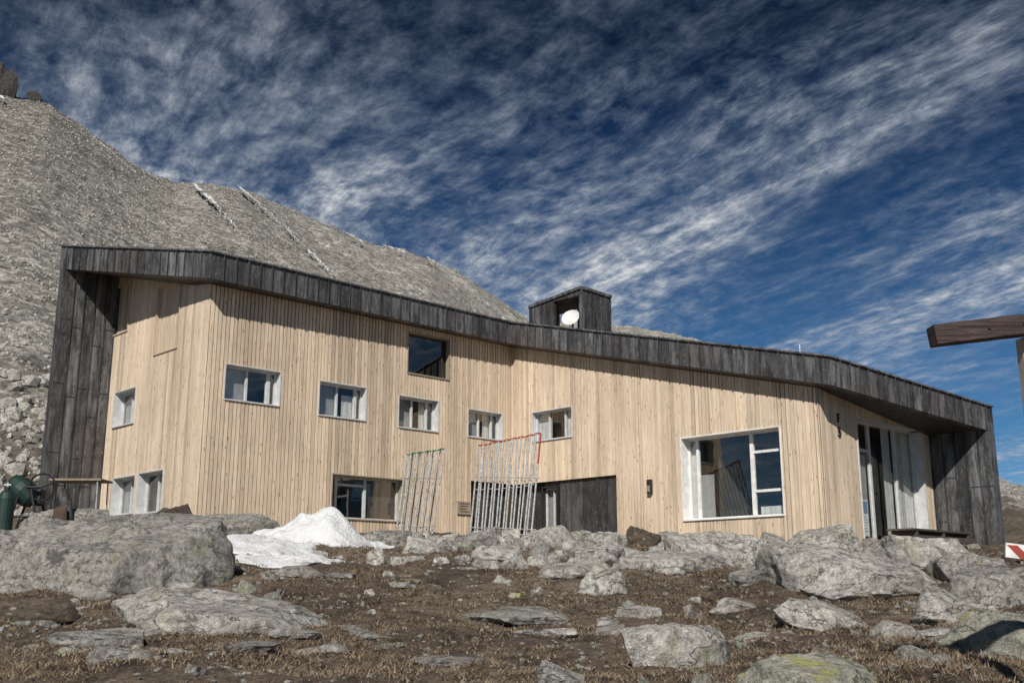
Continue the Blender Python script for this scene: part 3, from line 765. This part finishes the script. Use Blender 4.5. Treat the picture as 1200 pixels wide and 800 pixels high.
wallq(mid2,c2,zm,zt_,n=3,seed=5)
wallq(lf+dA*1.3,lf,zl,zl,n=3,seed=9)
lf2=lf+dA*1.3
mb.face([V3(lf,zl+.01),V3(cpt,zt_+.01),V3(rt,zrt+.01),V3(lf2,zl+.01)],.8)
tcap=0.09
def strip(a,b,za,zb):
    d=(b-a).normalized(); nn=Vector((d.y,-d.x))
    mb.hexa([V3(a+nn*.05,za),V3(b+nn*.05,zb),V3(b-nn*.1,zb),V3(a-nn*.1,za),V3(a+nn*.05,za+tcap),V3(b+nn*.05,zb+tcap),V3(b-nn*.1,zb+tcap),V3(a-nn*.1,za+tcap)],.9)
strip(lf,cpt,zl+.012,zt_+.012); strip(cpt+dA*.06,rt,zt_+.014,zrt+.014)
box=mb.obj('roof_box',M_clad,roof)
box['label']='dark metal clad roof box with an open recess'
rd=hit(666,371,mid,dB); dp=mid+dB*rd[0]+dA*0.1
dz=rd[1]
dish=empty('satellite_dish',(dp.x,dp.y,dz-0.5),'small white satellite dish mounted in the roof box recess','satellite dish')
mb=MB(); n=28; rings=6; fwd=Vector((-0.45,-1,0.5)).normalized(); sx=fwd.orthogonal().normalized(); sy=fwd.cross(sx); ctr=Vector((dp.x,dp.y,dz))
vs=[ctr-fwd*0.07]
for j in range(1,rings+1):
    rr2=0.29*j/rings
    for i in range(n):
        an=2*math.pi*i/n; vs.append(ctr+sx*math.cos(an)*rr2+sy*math.sin(an)*rr2-fwd*(0.07*(1-(j/rings)**2)))
mb.v=[tuple(v) for v in vs]
for i in range(n): mb.f.append((0,1+i,1+(i+1)%n))
for j in range(rings-1):
    for i in range(n):
        a=1+j*n+i; b=1+j*n+(i+1)%n; mb.f.append((a,a+n,b+n,b))
mb.c=[.5]*len(mb.f); mb.m=[0]*len(mb.f)
mb.obj('reflector',M_white,dish,smooth=True)
mb=MB(); mb.tube(ctr-fwd*.08,ctr-fwd*.2,0.03); mb.tube(ctr-fwd*.2,ctr-fwd*.2-Vector((0,0,.9)),0.03); mb.obj('mount',M_lampm,dish)
mb=MB(); tip=ctr+fwd*0.22-Vector((0,0,.42)); mb.tube(ctr-Vector((0,0,.28))-fwd*.02,tip,0.008); mb.tube(tip,tip+Vector((0,0,.05)),0.018); mb.obj('feed_arm',M_steel,dish)
q=O[2].lerp(O[3],0.90); q=q+Vector((0.5,0.9,0))
ant=empty('antenna',(q.x,q.y,q.z),'thin white antenna on the metal roof','antenna'); ant.location.z-=0.05
mb=MB(); mb.tube(q-Vector((0,0,.3)),q+Vector((0,0,.42)),0.012); mb.obj('mast',M_white,ant)
mb=MB(); mb.box(q+Vector((0,0,.18)),(0.05,0.05,0.14)); mb.obj('receiver',M_white,ant)

def wall_item(w,u,v,n=0.05):
    s_,z=hit(u,v,w.p,w.d); return s_,z
s_,z=wall_item(wB,764,570); lp=wB.pt(s_,0.05,z)
lamp=empty('wall_lamp',tuple(lp),'small dark box lamp fixed to the larch wall','wall lamp')
mb=MB(); wB.bx(mb,s_-.06,s_+.06,.04,.14,z-.17,z+.17); mb.obj('lamp_housing',M_lampm,lamp,bevel=0.01)
mb=MB(); wB.bx(mb,s_-.04,s_+.04,.141,.15,z-.13,z+.02); mb.obj('lamp_shade',M_frameg,lamp)
s_,z=wall_item(wD,981,498); lp=wD.pt(s_,0.05,z)
br=empty('wall_letters',tuple(lp),'two small black metal letters one above the other on larch','letters')
for ch,dz in (('F',0.05),('5',-0.25)):
    cu=bpy.data.curves.new('letter','FONT'); cu.body=ch; cu.size=0.3; cu.extrude=0.012; cu.align_x='CENTER'
    to=bpy.data.objects.new('letter_tmp',cu); col.objects.link(to)
    bpy.context.view_layer.update()
    me=bpy.data.meshes.new_from_object(to); bpy.data.objects.remove(to)
    ob=bpy.data.objects.new('letter',me); col.objects.link(ob); me.materials.clear(); me.materials.append(M_black)
    R=Matrix(((wD.d.x,0,wD.n.x),(wD.d.y,0,wD.n.y),(0,1,0)))
    for v in me.vertices: v.co=R@v.co
    ob.parent=br; ob.location=(0,0,dz)
s_,z=wall_item(wA,542,595); lp=wA.pt(s_,0.05,z)
pl=empty('plaque',tuple(lp),'small brown wooden plaque on the larch wall','plaque')
mb=MB(); wA.bx(mb,s_-.24,s_+.24,.045,.075,z-.17,z+.17); mb.obj('board',M_palewood,pl)
mb=MB()
for i in range(4): wA.bx(mb,s_-.18+0.02*(i%2),s_+.17-0.05*(i%3),.0755,.078,z+.1-i*.07,z+.125-i*.07)
mb.obj('carved_lines',M_oldwood,pl)
a0=hit(1011,585,wD.p+wD.n*-0.17,wD.d); a1=hit(1020,628,wD.p+wD.n*-0.17,wD.d)
pc=wD.pt((a0[0]+a1[0])/2,-.19,(a0[1]+a1[1])/2)
po=empty('poster',tuple(pc),'narrow faded blue and white poster on the glass door','poster')
mb=MB(); wD.bx(mb,a0[0],a1[0],-.192,-.186,a1[1],a0[1]); mb.obj('poster_sheet',M_frame,po)
mb=MB(); hgt=a0[1]-a1[1]
wD.bx(mb,a0[0]+.02,a1[0]-.02,-.185,-.183,a1[1]+hgt*.62,a0[1]-.03)
for i in range(6): wD.bx(mb,a0[0]+.03,a1[0]-.04-0.02*(i%3),-.185,-.183,a1[1]+hgt*(.12+.08*i),a1[1]+hgt*(.14+.08*i))
mb.obj('poster_print',M_blue,po)

# ------------------------------------------------------------- leaning steel frames
def rack(u0,u1,vt0,vt1,Y0,Y1,nf,capmat,lab,seed):
    r=random.Random(seed)
    xa=(u0-600)/F*Y0*1.03; xb=(u1-600)/F*Y1*1.03
    base=Vector(((xa+xb)/2,(Y0+Y1)/2,ground((xa+xb)/2,(Y0+Y1)/2)))
    e=empty('steel_frame_stack',tuple(base),lab,'metal frames','stacks of steel frames')
    tb=MB(); cp=MB(); tops=[]
    for k in range(nf):
        f=k/(nf-1)
        x=xa+(xb-xa)*f; Y=Y0+(Y1-Y0)*f
        zt=height_at(Y+.5,vt0+(vt1-vt0)*f)+r.uniform(-.012,.012); zb=ground(x,Y)-0.02
        sk=0.14+0.1*f+r.uniform(-.025,.025)
        b0=Vector((x,Y,zb)); t0=Vector((x+sk,Y+.5,zt))
        b1=b0+Vector((0.10,-0.12,0)); t1=t0+Vector((.10,-.05,-.012))
        tb.tube(b0,t0,0.019,8); tb.tube(b1,t1,0.019,8)
        for g in (0.04,0.5): tb.tube(b0.lerp(t0,g),b1.lerp(t1,g),0.011,6)
        tops+= [t0,t1]
    for i in range(len(tops)-1): cp.tube(tops[i],tops[i+1],0.02,8)
    if capmat is M_red: cp.tube(tops[-1],tops[-1]+(b1-t1)*0.3,0.0215,8)
    A=Vector((xa-.03,Y0-.14,0)); B=Vector((xb+.2,Y1-.14,0))
    for hgt,o_ in ((0.16,0.03),(1.3,0.24)):
        tb.tube(Vector((A.x+o_*.4,A.y+o_,ground(xa,Y0)+hgt)),Vector((B.x+o_*.4,B.y+o_,ground(xb,Y1)+hgt)),0.011,6)
    tb.obj('frame_tubes',M_steel,e); cp.obj('top_rail',capmat,e)
rack(470,506,532,526,24.6,25.4,6,M_green,'leaning stack of galvanised steel frames with green top rail',1)
rack(553,616,522,508,24.2,23.6,9,M_red,'leaning stack of galvanised steel frames with red top rail',2)

# ------------------------------------------------------------- bench
bp=wD.pt(wD.L*0.6,0.9,0); bz=ground(bp.x,bp.y)
be=empty('bench',(bp.x,bp.y,bz),'low dark weathered board bench outside the glass door','bench')
mb=MB()
for i in range(4): wD.bx(mb,wD.L*.3,wD.L*.88,.55+i*.16,.69+i*.16,.82+.42,.82+.46,random.random())
mb.obj('seat',M_greywood,be)
for i in range(3):
    mb=MB(); s_=wD.L*(.33+.25*i); wD.bx(mb,s_,s_+.1,.58,1.15,.4,.82+.418); mb.obj('leg',M_greywood,be)
mb=MB()
for i in range(2): wD.bx(mb,wD.L*.3,wD.L*.88,1.17,1.2,.86+i*.17,.97+i*.17,random.random())
mb.obj('front_board',M_greywood,be)

# ------------------------------------------------------------- signpost
Ys=5.2
def at(u,v,Y): r=sight(u,v); t=Y/r.y; return Vector((r.x*t,Y,r.z*t))
pt=at(1196,392,Ys); gz=ground(pt.x,Ys)
sp=empty('wooden_signpost',(pt.x+.03,Ys,gz),'dark reddish wooden beam on a thin pale post','signpost')
mb=MB(); mb.box((pt.x+.068,Ys+.09,(gz-.2+pt.z)/2),(0.075,0.075,pt.z-gz+.2)); mb.obj('post',M_postwood,sp,bevel=.006)
L0=at(1092,394,Ys)
mb=MB()
q_=at(1200,381,Ys); ang=math.atan2(q_.z-L0.z,q_.x-L0.x)
l=1.15; d=Vector((math.cos(ang),0,math.sin(ang)))
up=Vector((-d.z,0,d.x)); hh=0.049; A=L0; B=L0+d*l; yv=Vector((0,.05,0))
K_=24
def hj(p): return hh*(1+.08*noise.noise(p*9)), hh*(1+.08*noise.noise(p*11+Vector((3,0,0))))
for i in range(K_):
    pa=A.lerp(B,i/K_); pb=A.lerp(B,(i+1)/K_)
    a1,a2=hj(pa); b1,b2=hj(pb)
    mb.hexa([pa-up*a1-yv,pb-up*b1-yv,pb-up*b1+yv,pa-up*a1+yv,pa+up*a2-yv,pb+up*b2-yv,pb+up*b2+yv,pa+up*a2+yv],.6)
mbeam,nt,bs=newmat('dark_beam')
gg=geo(nt,(0.8,6,14)); na_=noise_n(nt,gg,3.2,7,0.75,0.6); nb_=noise_n(nt,geo(nt,(2,2,2)),3,5,0.7)
c=ramp(nt,na_,[(0.33,(0.012,0.008,0.007)),(0.5,(0.065,0.04,0.035)),(0.68,(0.15,0.11,0.1))])
c=mix(nt,ramp(nt,nb_,[(0.45,0),(0.65,.6)]),c,(0.045,0.036,0.033))
nt.links.new(c,bs.inputs['Base Color']); bs.inputs['Roughness'].default_value=.85; bump(nt,na_,bs,.9,.02)
mb.obj('beam',mbeam,sp)
mb=MB()
for fx in (0.3,0.5): mb.tube(L0+d*fx*0.9-Vector((0,.05,0)),L0+d*fx*.9-Vector((0,.058,0)),.008)
mb.obj('bolt',M_lampm,sp)

tp=at(1190,655,15.2)
tm=empty('trail_marker',tuple(tp),'red and white painted trail marker board leaning on rocks','trail marker')
mb=MB(); mb.box(tp+Vector((0.12,0,.1)),(0.5,0.03,0.2),0,.5,0,(0,0.12)); mb.obj('board',M_white,tm)
mb=MB(); c0=tp+Vector((0.12,-.0175,.1))
mb.face([c0+Vector((-.23,0,.1)),c0+Vector((-.05,0,-.1)),c0+Vector((.1,0,-.1)),c0+Vector((-.08,0,.09))]); mb.face([c0+Vector((.1,0,.08)),c0+Vector((.1,0,-.1)),c0+Vector((.24,0,-.1)),c0+Vector((.24,0,.05))])
mb.obj('painted_stripe',M_red,tm)
mb=MB(); mb.tube(tp+Vector((0.1,.03,-.6)),tp+Vector((.1,.03,.05)),.02); mb.obj('stake',M_palewood,tm)

# ------------------------------------------------------------- equipment by the gable
Ye=19.5
cpos=at(34,600,Ye); gz=ground(cpos.x,Ye)
cm=empty('concrete_mixer',(cpos.x,Ye,gz),'small dark green concrete mixer with tilted drum and hand wheel','concrete mixer')
b=Vector((cpos.x,Ye,gz+0.36)); K=0.66
mb=MB(); ax=Vector((-0.75,-.1,.65)).normalized(); c0=b+Vector((-.2,0,.5))*K
prof=[(-.42,.2),(-.3,.3),(0,.36),(.18,.34),(.42,.2),(.46,.21)]
for (h0,r0),(h1,r1) in zip(prof,prof[1:]): mb.tube(c0+ax*h0*K,c0+ax*h1*K,r0*K,20,r2=r1*K)
mb.obj('drum',M_dgreen,cm)
mb=MB(); wc=b+Vector((.4,-.25,.6))*K; n=24
for i in range(n):
    a0_=2*math.pi*i/n; a1_=2*math.pi*(i+1)/n
    mb.tube(wc+Vector((math.cos(a0_)*.24,0,math.sin(a0_)*.24)),wc+Vector((math.cos(a1_)*.24,0,math.sin(a1_)*.24)),.018,6)
v_=Vector((.22,0,.09)); mb.tube(wc-v_,wc+v_,.012,6)
mb.obj('hand_wheel',M_black,cm)
mb=MB()
for sx_ in (-.45,.4):
    for sy_ in (-.3,.3): mb.tube(b+Vector((sx_,sy_,-.5))*K,b+Vector((sx_*.3,sy_,.55))*K,.026)
mb.tube(b+Vector((-.45,-.3,-.2))*K,b+Vector((.4,-.3,-.2))*K,.022); mb.tube(b+Vector((-.15,-.32,.55))*K,b+Vector((.15,.32,.55))*K,.03); mb.tube(b+Vector((.0,-.3,.6))*K,wc,.02)
mb.obj('stand',M_black,cm)
mb=MB(); mb.box(b+Vector((.12,.1,.35))*K,(.25,.25,.3)); mb.obj('motor_housing',M_black,cm,bevel=.03)
for sy_ in (-.33,.33):
    mb=MB(); mb.tube(b+Vector((.42,sy_-.03,-.3))*K,b+Vector((.42,sy_+.03,-.3))*K,.13,20); mb.obj('wheel',M_black,cm)
bpz=at(6,598,18.2)
z=ground(bpz.x,18.2)
ba=empty('gas_bottle',(bpz.x,18.2,z),'dark green metal gas bottle standing beside the mixer','gas bottle')
mb=MB()
for (h0,r0),(h1,r1) in zip([(0,.14),(.66,.14),(.76,.1),(.8,.05)],[(.66,.14),(.76,.1),(.8,.05),(.86,.05)]): mb.tube((bpz.x,18.2,z+h0),(bpz.x,18.2,z+h1),r0,18,r2=r1)
mb.obj('cylinder_body',M_dgreen,ba)
mb=MB(); mb.tube((bpz.x-.06,18.2,z+.89),(bpz.x+.06,18.2,z+.89),.018); mb.tube((bpz.x,18.2,z+.86),(bpz.x,18.2,z+.94),.018); mb.obj('valve',M_steel,ba)
tp_=at(92,600,19.8); tz=ground(tp_.x,19.8)
tb_=empty('work_table',(tp_.x,19.8,tz),'rough wooden work table with thin metal legs','table')
mb=MB()
for i in range(3): mb.box((tp_.x,19.6+i*.2,tz+.92),(.95,.19,.035),0,random.random())
mb.obj('table_top',M_palewood,tb_)
for sx_ in (-.42,.42):
    for sy_ in (-.25,.25):
        mb=MB(); mb.tube((tp_.x+sx_,19.8+sy_,tz-.05),(tp_.x+sx_*.95,19.8+sy_,tz+.9),.014); mb.obj('leg',M_steel if sx_>0 else M_black,tb_)
bg=empty('rucksack',(tp_.x-.05,19.3,tz),'dark rucksack resting in front of the work table','rucksack')
me=rock_mesh('bag_body',321,5,4,.06); me.materials.append(M_black)
o=bpy.data.objects.new('bag_body',me); col.objects.link(o); o.parent=bg; o.scale=(.42,.3,.76); o.location=(0,0,0)
me=rock_mesh('bag_pocket',322,5,4,.04); me.materials.append(plain('brown_cloth',(.08,.05,.035),.9))
o=bpy.data.objects.new('bag_pocket',me); col.objects.link(o); o.parent=bg; o.scale=(.28,.16,.3); o.location=(0,-.16,.12)

# ------------------------------------------------------------- light
sunv=Vector((-0.16,-1,0)).normalized(); el=math.radians(37)
sd=Vector((sunv.x*math.cos(el),sunv.y*math.cos(el),math.sin(el)))
L=bpy.data.lights.new('sun','SUN'); L.energy=4.5; L.angle=math.radians(0.5); L.color=(1,0.955,0.89)
lo=bpy.data.objects.new('sun',L); col.objects.link(lo); lo.rotation_euler=sd.to_track_quat('Z','Y').to_euler(); lo.location=(0,-20,30)
w=bpy.data.worlds.new('World'); scene.world=w; w.use_nodes=True; nt=w.node_tree; nt.nodes.clear()
out=nt.nodes.new('ShaderNodeOutputWorld'); bg=nt.nodes.new('ShaderNodeBackground'); bg.inputs[1].default_value=0.1
nt.links.new(bg.outputs[0],out.inputs[0])
sky=nt.nodes.new('ShaderNodeTexSky'); sky.sky_type='NISHITA'; sky.sun_disc=False; sky.sun_elevation=el; sky.sun_rotation=math.radians(189); sky.altitude=2500; sky.dust_density=0.3; sky.ozone_density=2.0
tc=nt.nodes.new('ShaderNodeTexCoord'); sep=nt.nodes.new('ShaderNodeSeparateXYZ'); nt.links.new(tc.outputs['Generated'],sep.inputs[0])
zc=math_n(nt,'ADD',math_n(nt,'MAXIMUM',sep.outputs[2],0.0),0.12)
cx_=math_n(nt,'DIVIDE',sep.outputs[0],zc); cy_=math_n(nt,'DIVIDE',sep.outputs[1],zc)
cmb=nt.nodes.new('ShaderNodeCombineXYZ'); nt.links.new(cx_,cmb.inputs[0]); nt.links.new(cy_,cmb.inputs[1])
rotm=nt.nodes.new('ShaderNodeMapping'); rotm.inputs['Rotation'].default_value=(0,0,math.radians(-125)); nt.links.new(cmb.outputs[0],rotm.inputs[0])
wn=nt.nodes.new('ShaderNodeTexNoise'); wn.inputs['Scale'].default_value=0.5; wn.inputs['Detail'].default_value=2; nt.links.new(rotm.outputs[0],wn.inputs['Vector'])
wv=nt.nodes.new('ShaderNodeVectorMath'); wv.operation='MULTIPLY_ADD'; nt.links.new(wn.outputs['Color'],wv.inputs[0]); wv.inputs[1].default_value=(0.6,0.6,0); nt.links.new(rotm.outputs[0],wv.inputs[2])
def sc(v):
    m=nt.nodes.new('ShaderNodeMapping'); m.inputs['Scale'].default_value=v; nt.links.new(wv.outputs[0],m.inputs[0]); return m.outputs[0]
streaks=noise_n(nt,sc((0.45,1.8,1)),1.2,7,0.6)
ripple=noise_n(nt,sc((4.6,6.2,1)),2.8,5,0.68,0.2)
mask=noise_n(nt,sc((0.5,0.7,1)),0.9,3,0.5)
fil=noise_n(nt,sc((1.5,5.6,1)),2.0,8,0.74,0.1)
s1_=ramp(nt,streaks,[(0.43,0.0),(0.55,0.5),(0.69,1.0)])
r1_=ramp(nt,ripple,[(0.36,0.0),(0.66,1.0)])
f1_=ramp(nt,fil,[(0.35,0.04),(0.64,1.0)])
m1_=ramp(nt,mask,[(0.36,0.15),(0.58,1.0)])
tex=math_n(nt,'ADD',math_n(nt,'MULTIPLY',f1_,0.62),math_n(nt,'MULTIPLY',r1_,0.38))
cl=math_n(nt,'ADD',math_n(nt,'MULTIPLY',s1_,math_n(nt,'ADD',math_n(nt,'MULTIPLY',tex,1.05),0.06)),math_n(nt,'MULTIPLY',math_n(nt,'MULTIPLY',r1_,m1_),math_n(nt,'ADD',math_n(nt,'MULTIPLY',f1_,0.42),0.12)))
cl=math_n(nt,'MULTIPLY',cl,ramp(nt,sep.outputs[2],[(0.0,1.0),(0.36,1.0),(0.46,0.66),(0.56,0.3)]),True)
blue=mix(nt,1.0,sky.outputs[0],(0.13,0.26,0.41),'MULTIPLY')
blue=mix(nt,1.0,blue,ramp(nt,sep.outputs[2],[(0.0,(1.9,1.9,1.6)),(0.2,(1.35,1.4,1.2)),(0.36,(0.72,0.72,0.68)),(0.48,(0.3,0.27,0.28)),(0.8,(0.3,0.3,0.3))]),'MULTIPLY')
clo=mix(nt,cl,(1.5,2.3,3.6),(6.2,6.4,6.6))
final=mix(nt,cl,blue,clo)
nt.links.new(final,bg.inputs[0])

cam=bpy.data.cameras.new('camera'); co=bpy.data.objects.new('camera',cam); col.objects.link(co)
cam.lens=37.5; cam.sensor_width=36; cam.clip_end=5000; cam.clip_start=0.05
co.location=(0,0,0); co.rotation_euler=(math.pi/2+TH,0,0); scene.camera=co
scene.view_settings.view_transform='Standard'; scene.view_settings.look='None'; scene.view_settings.exposure=0
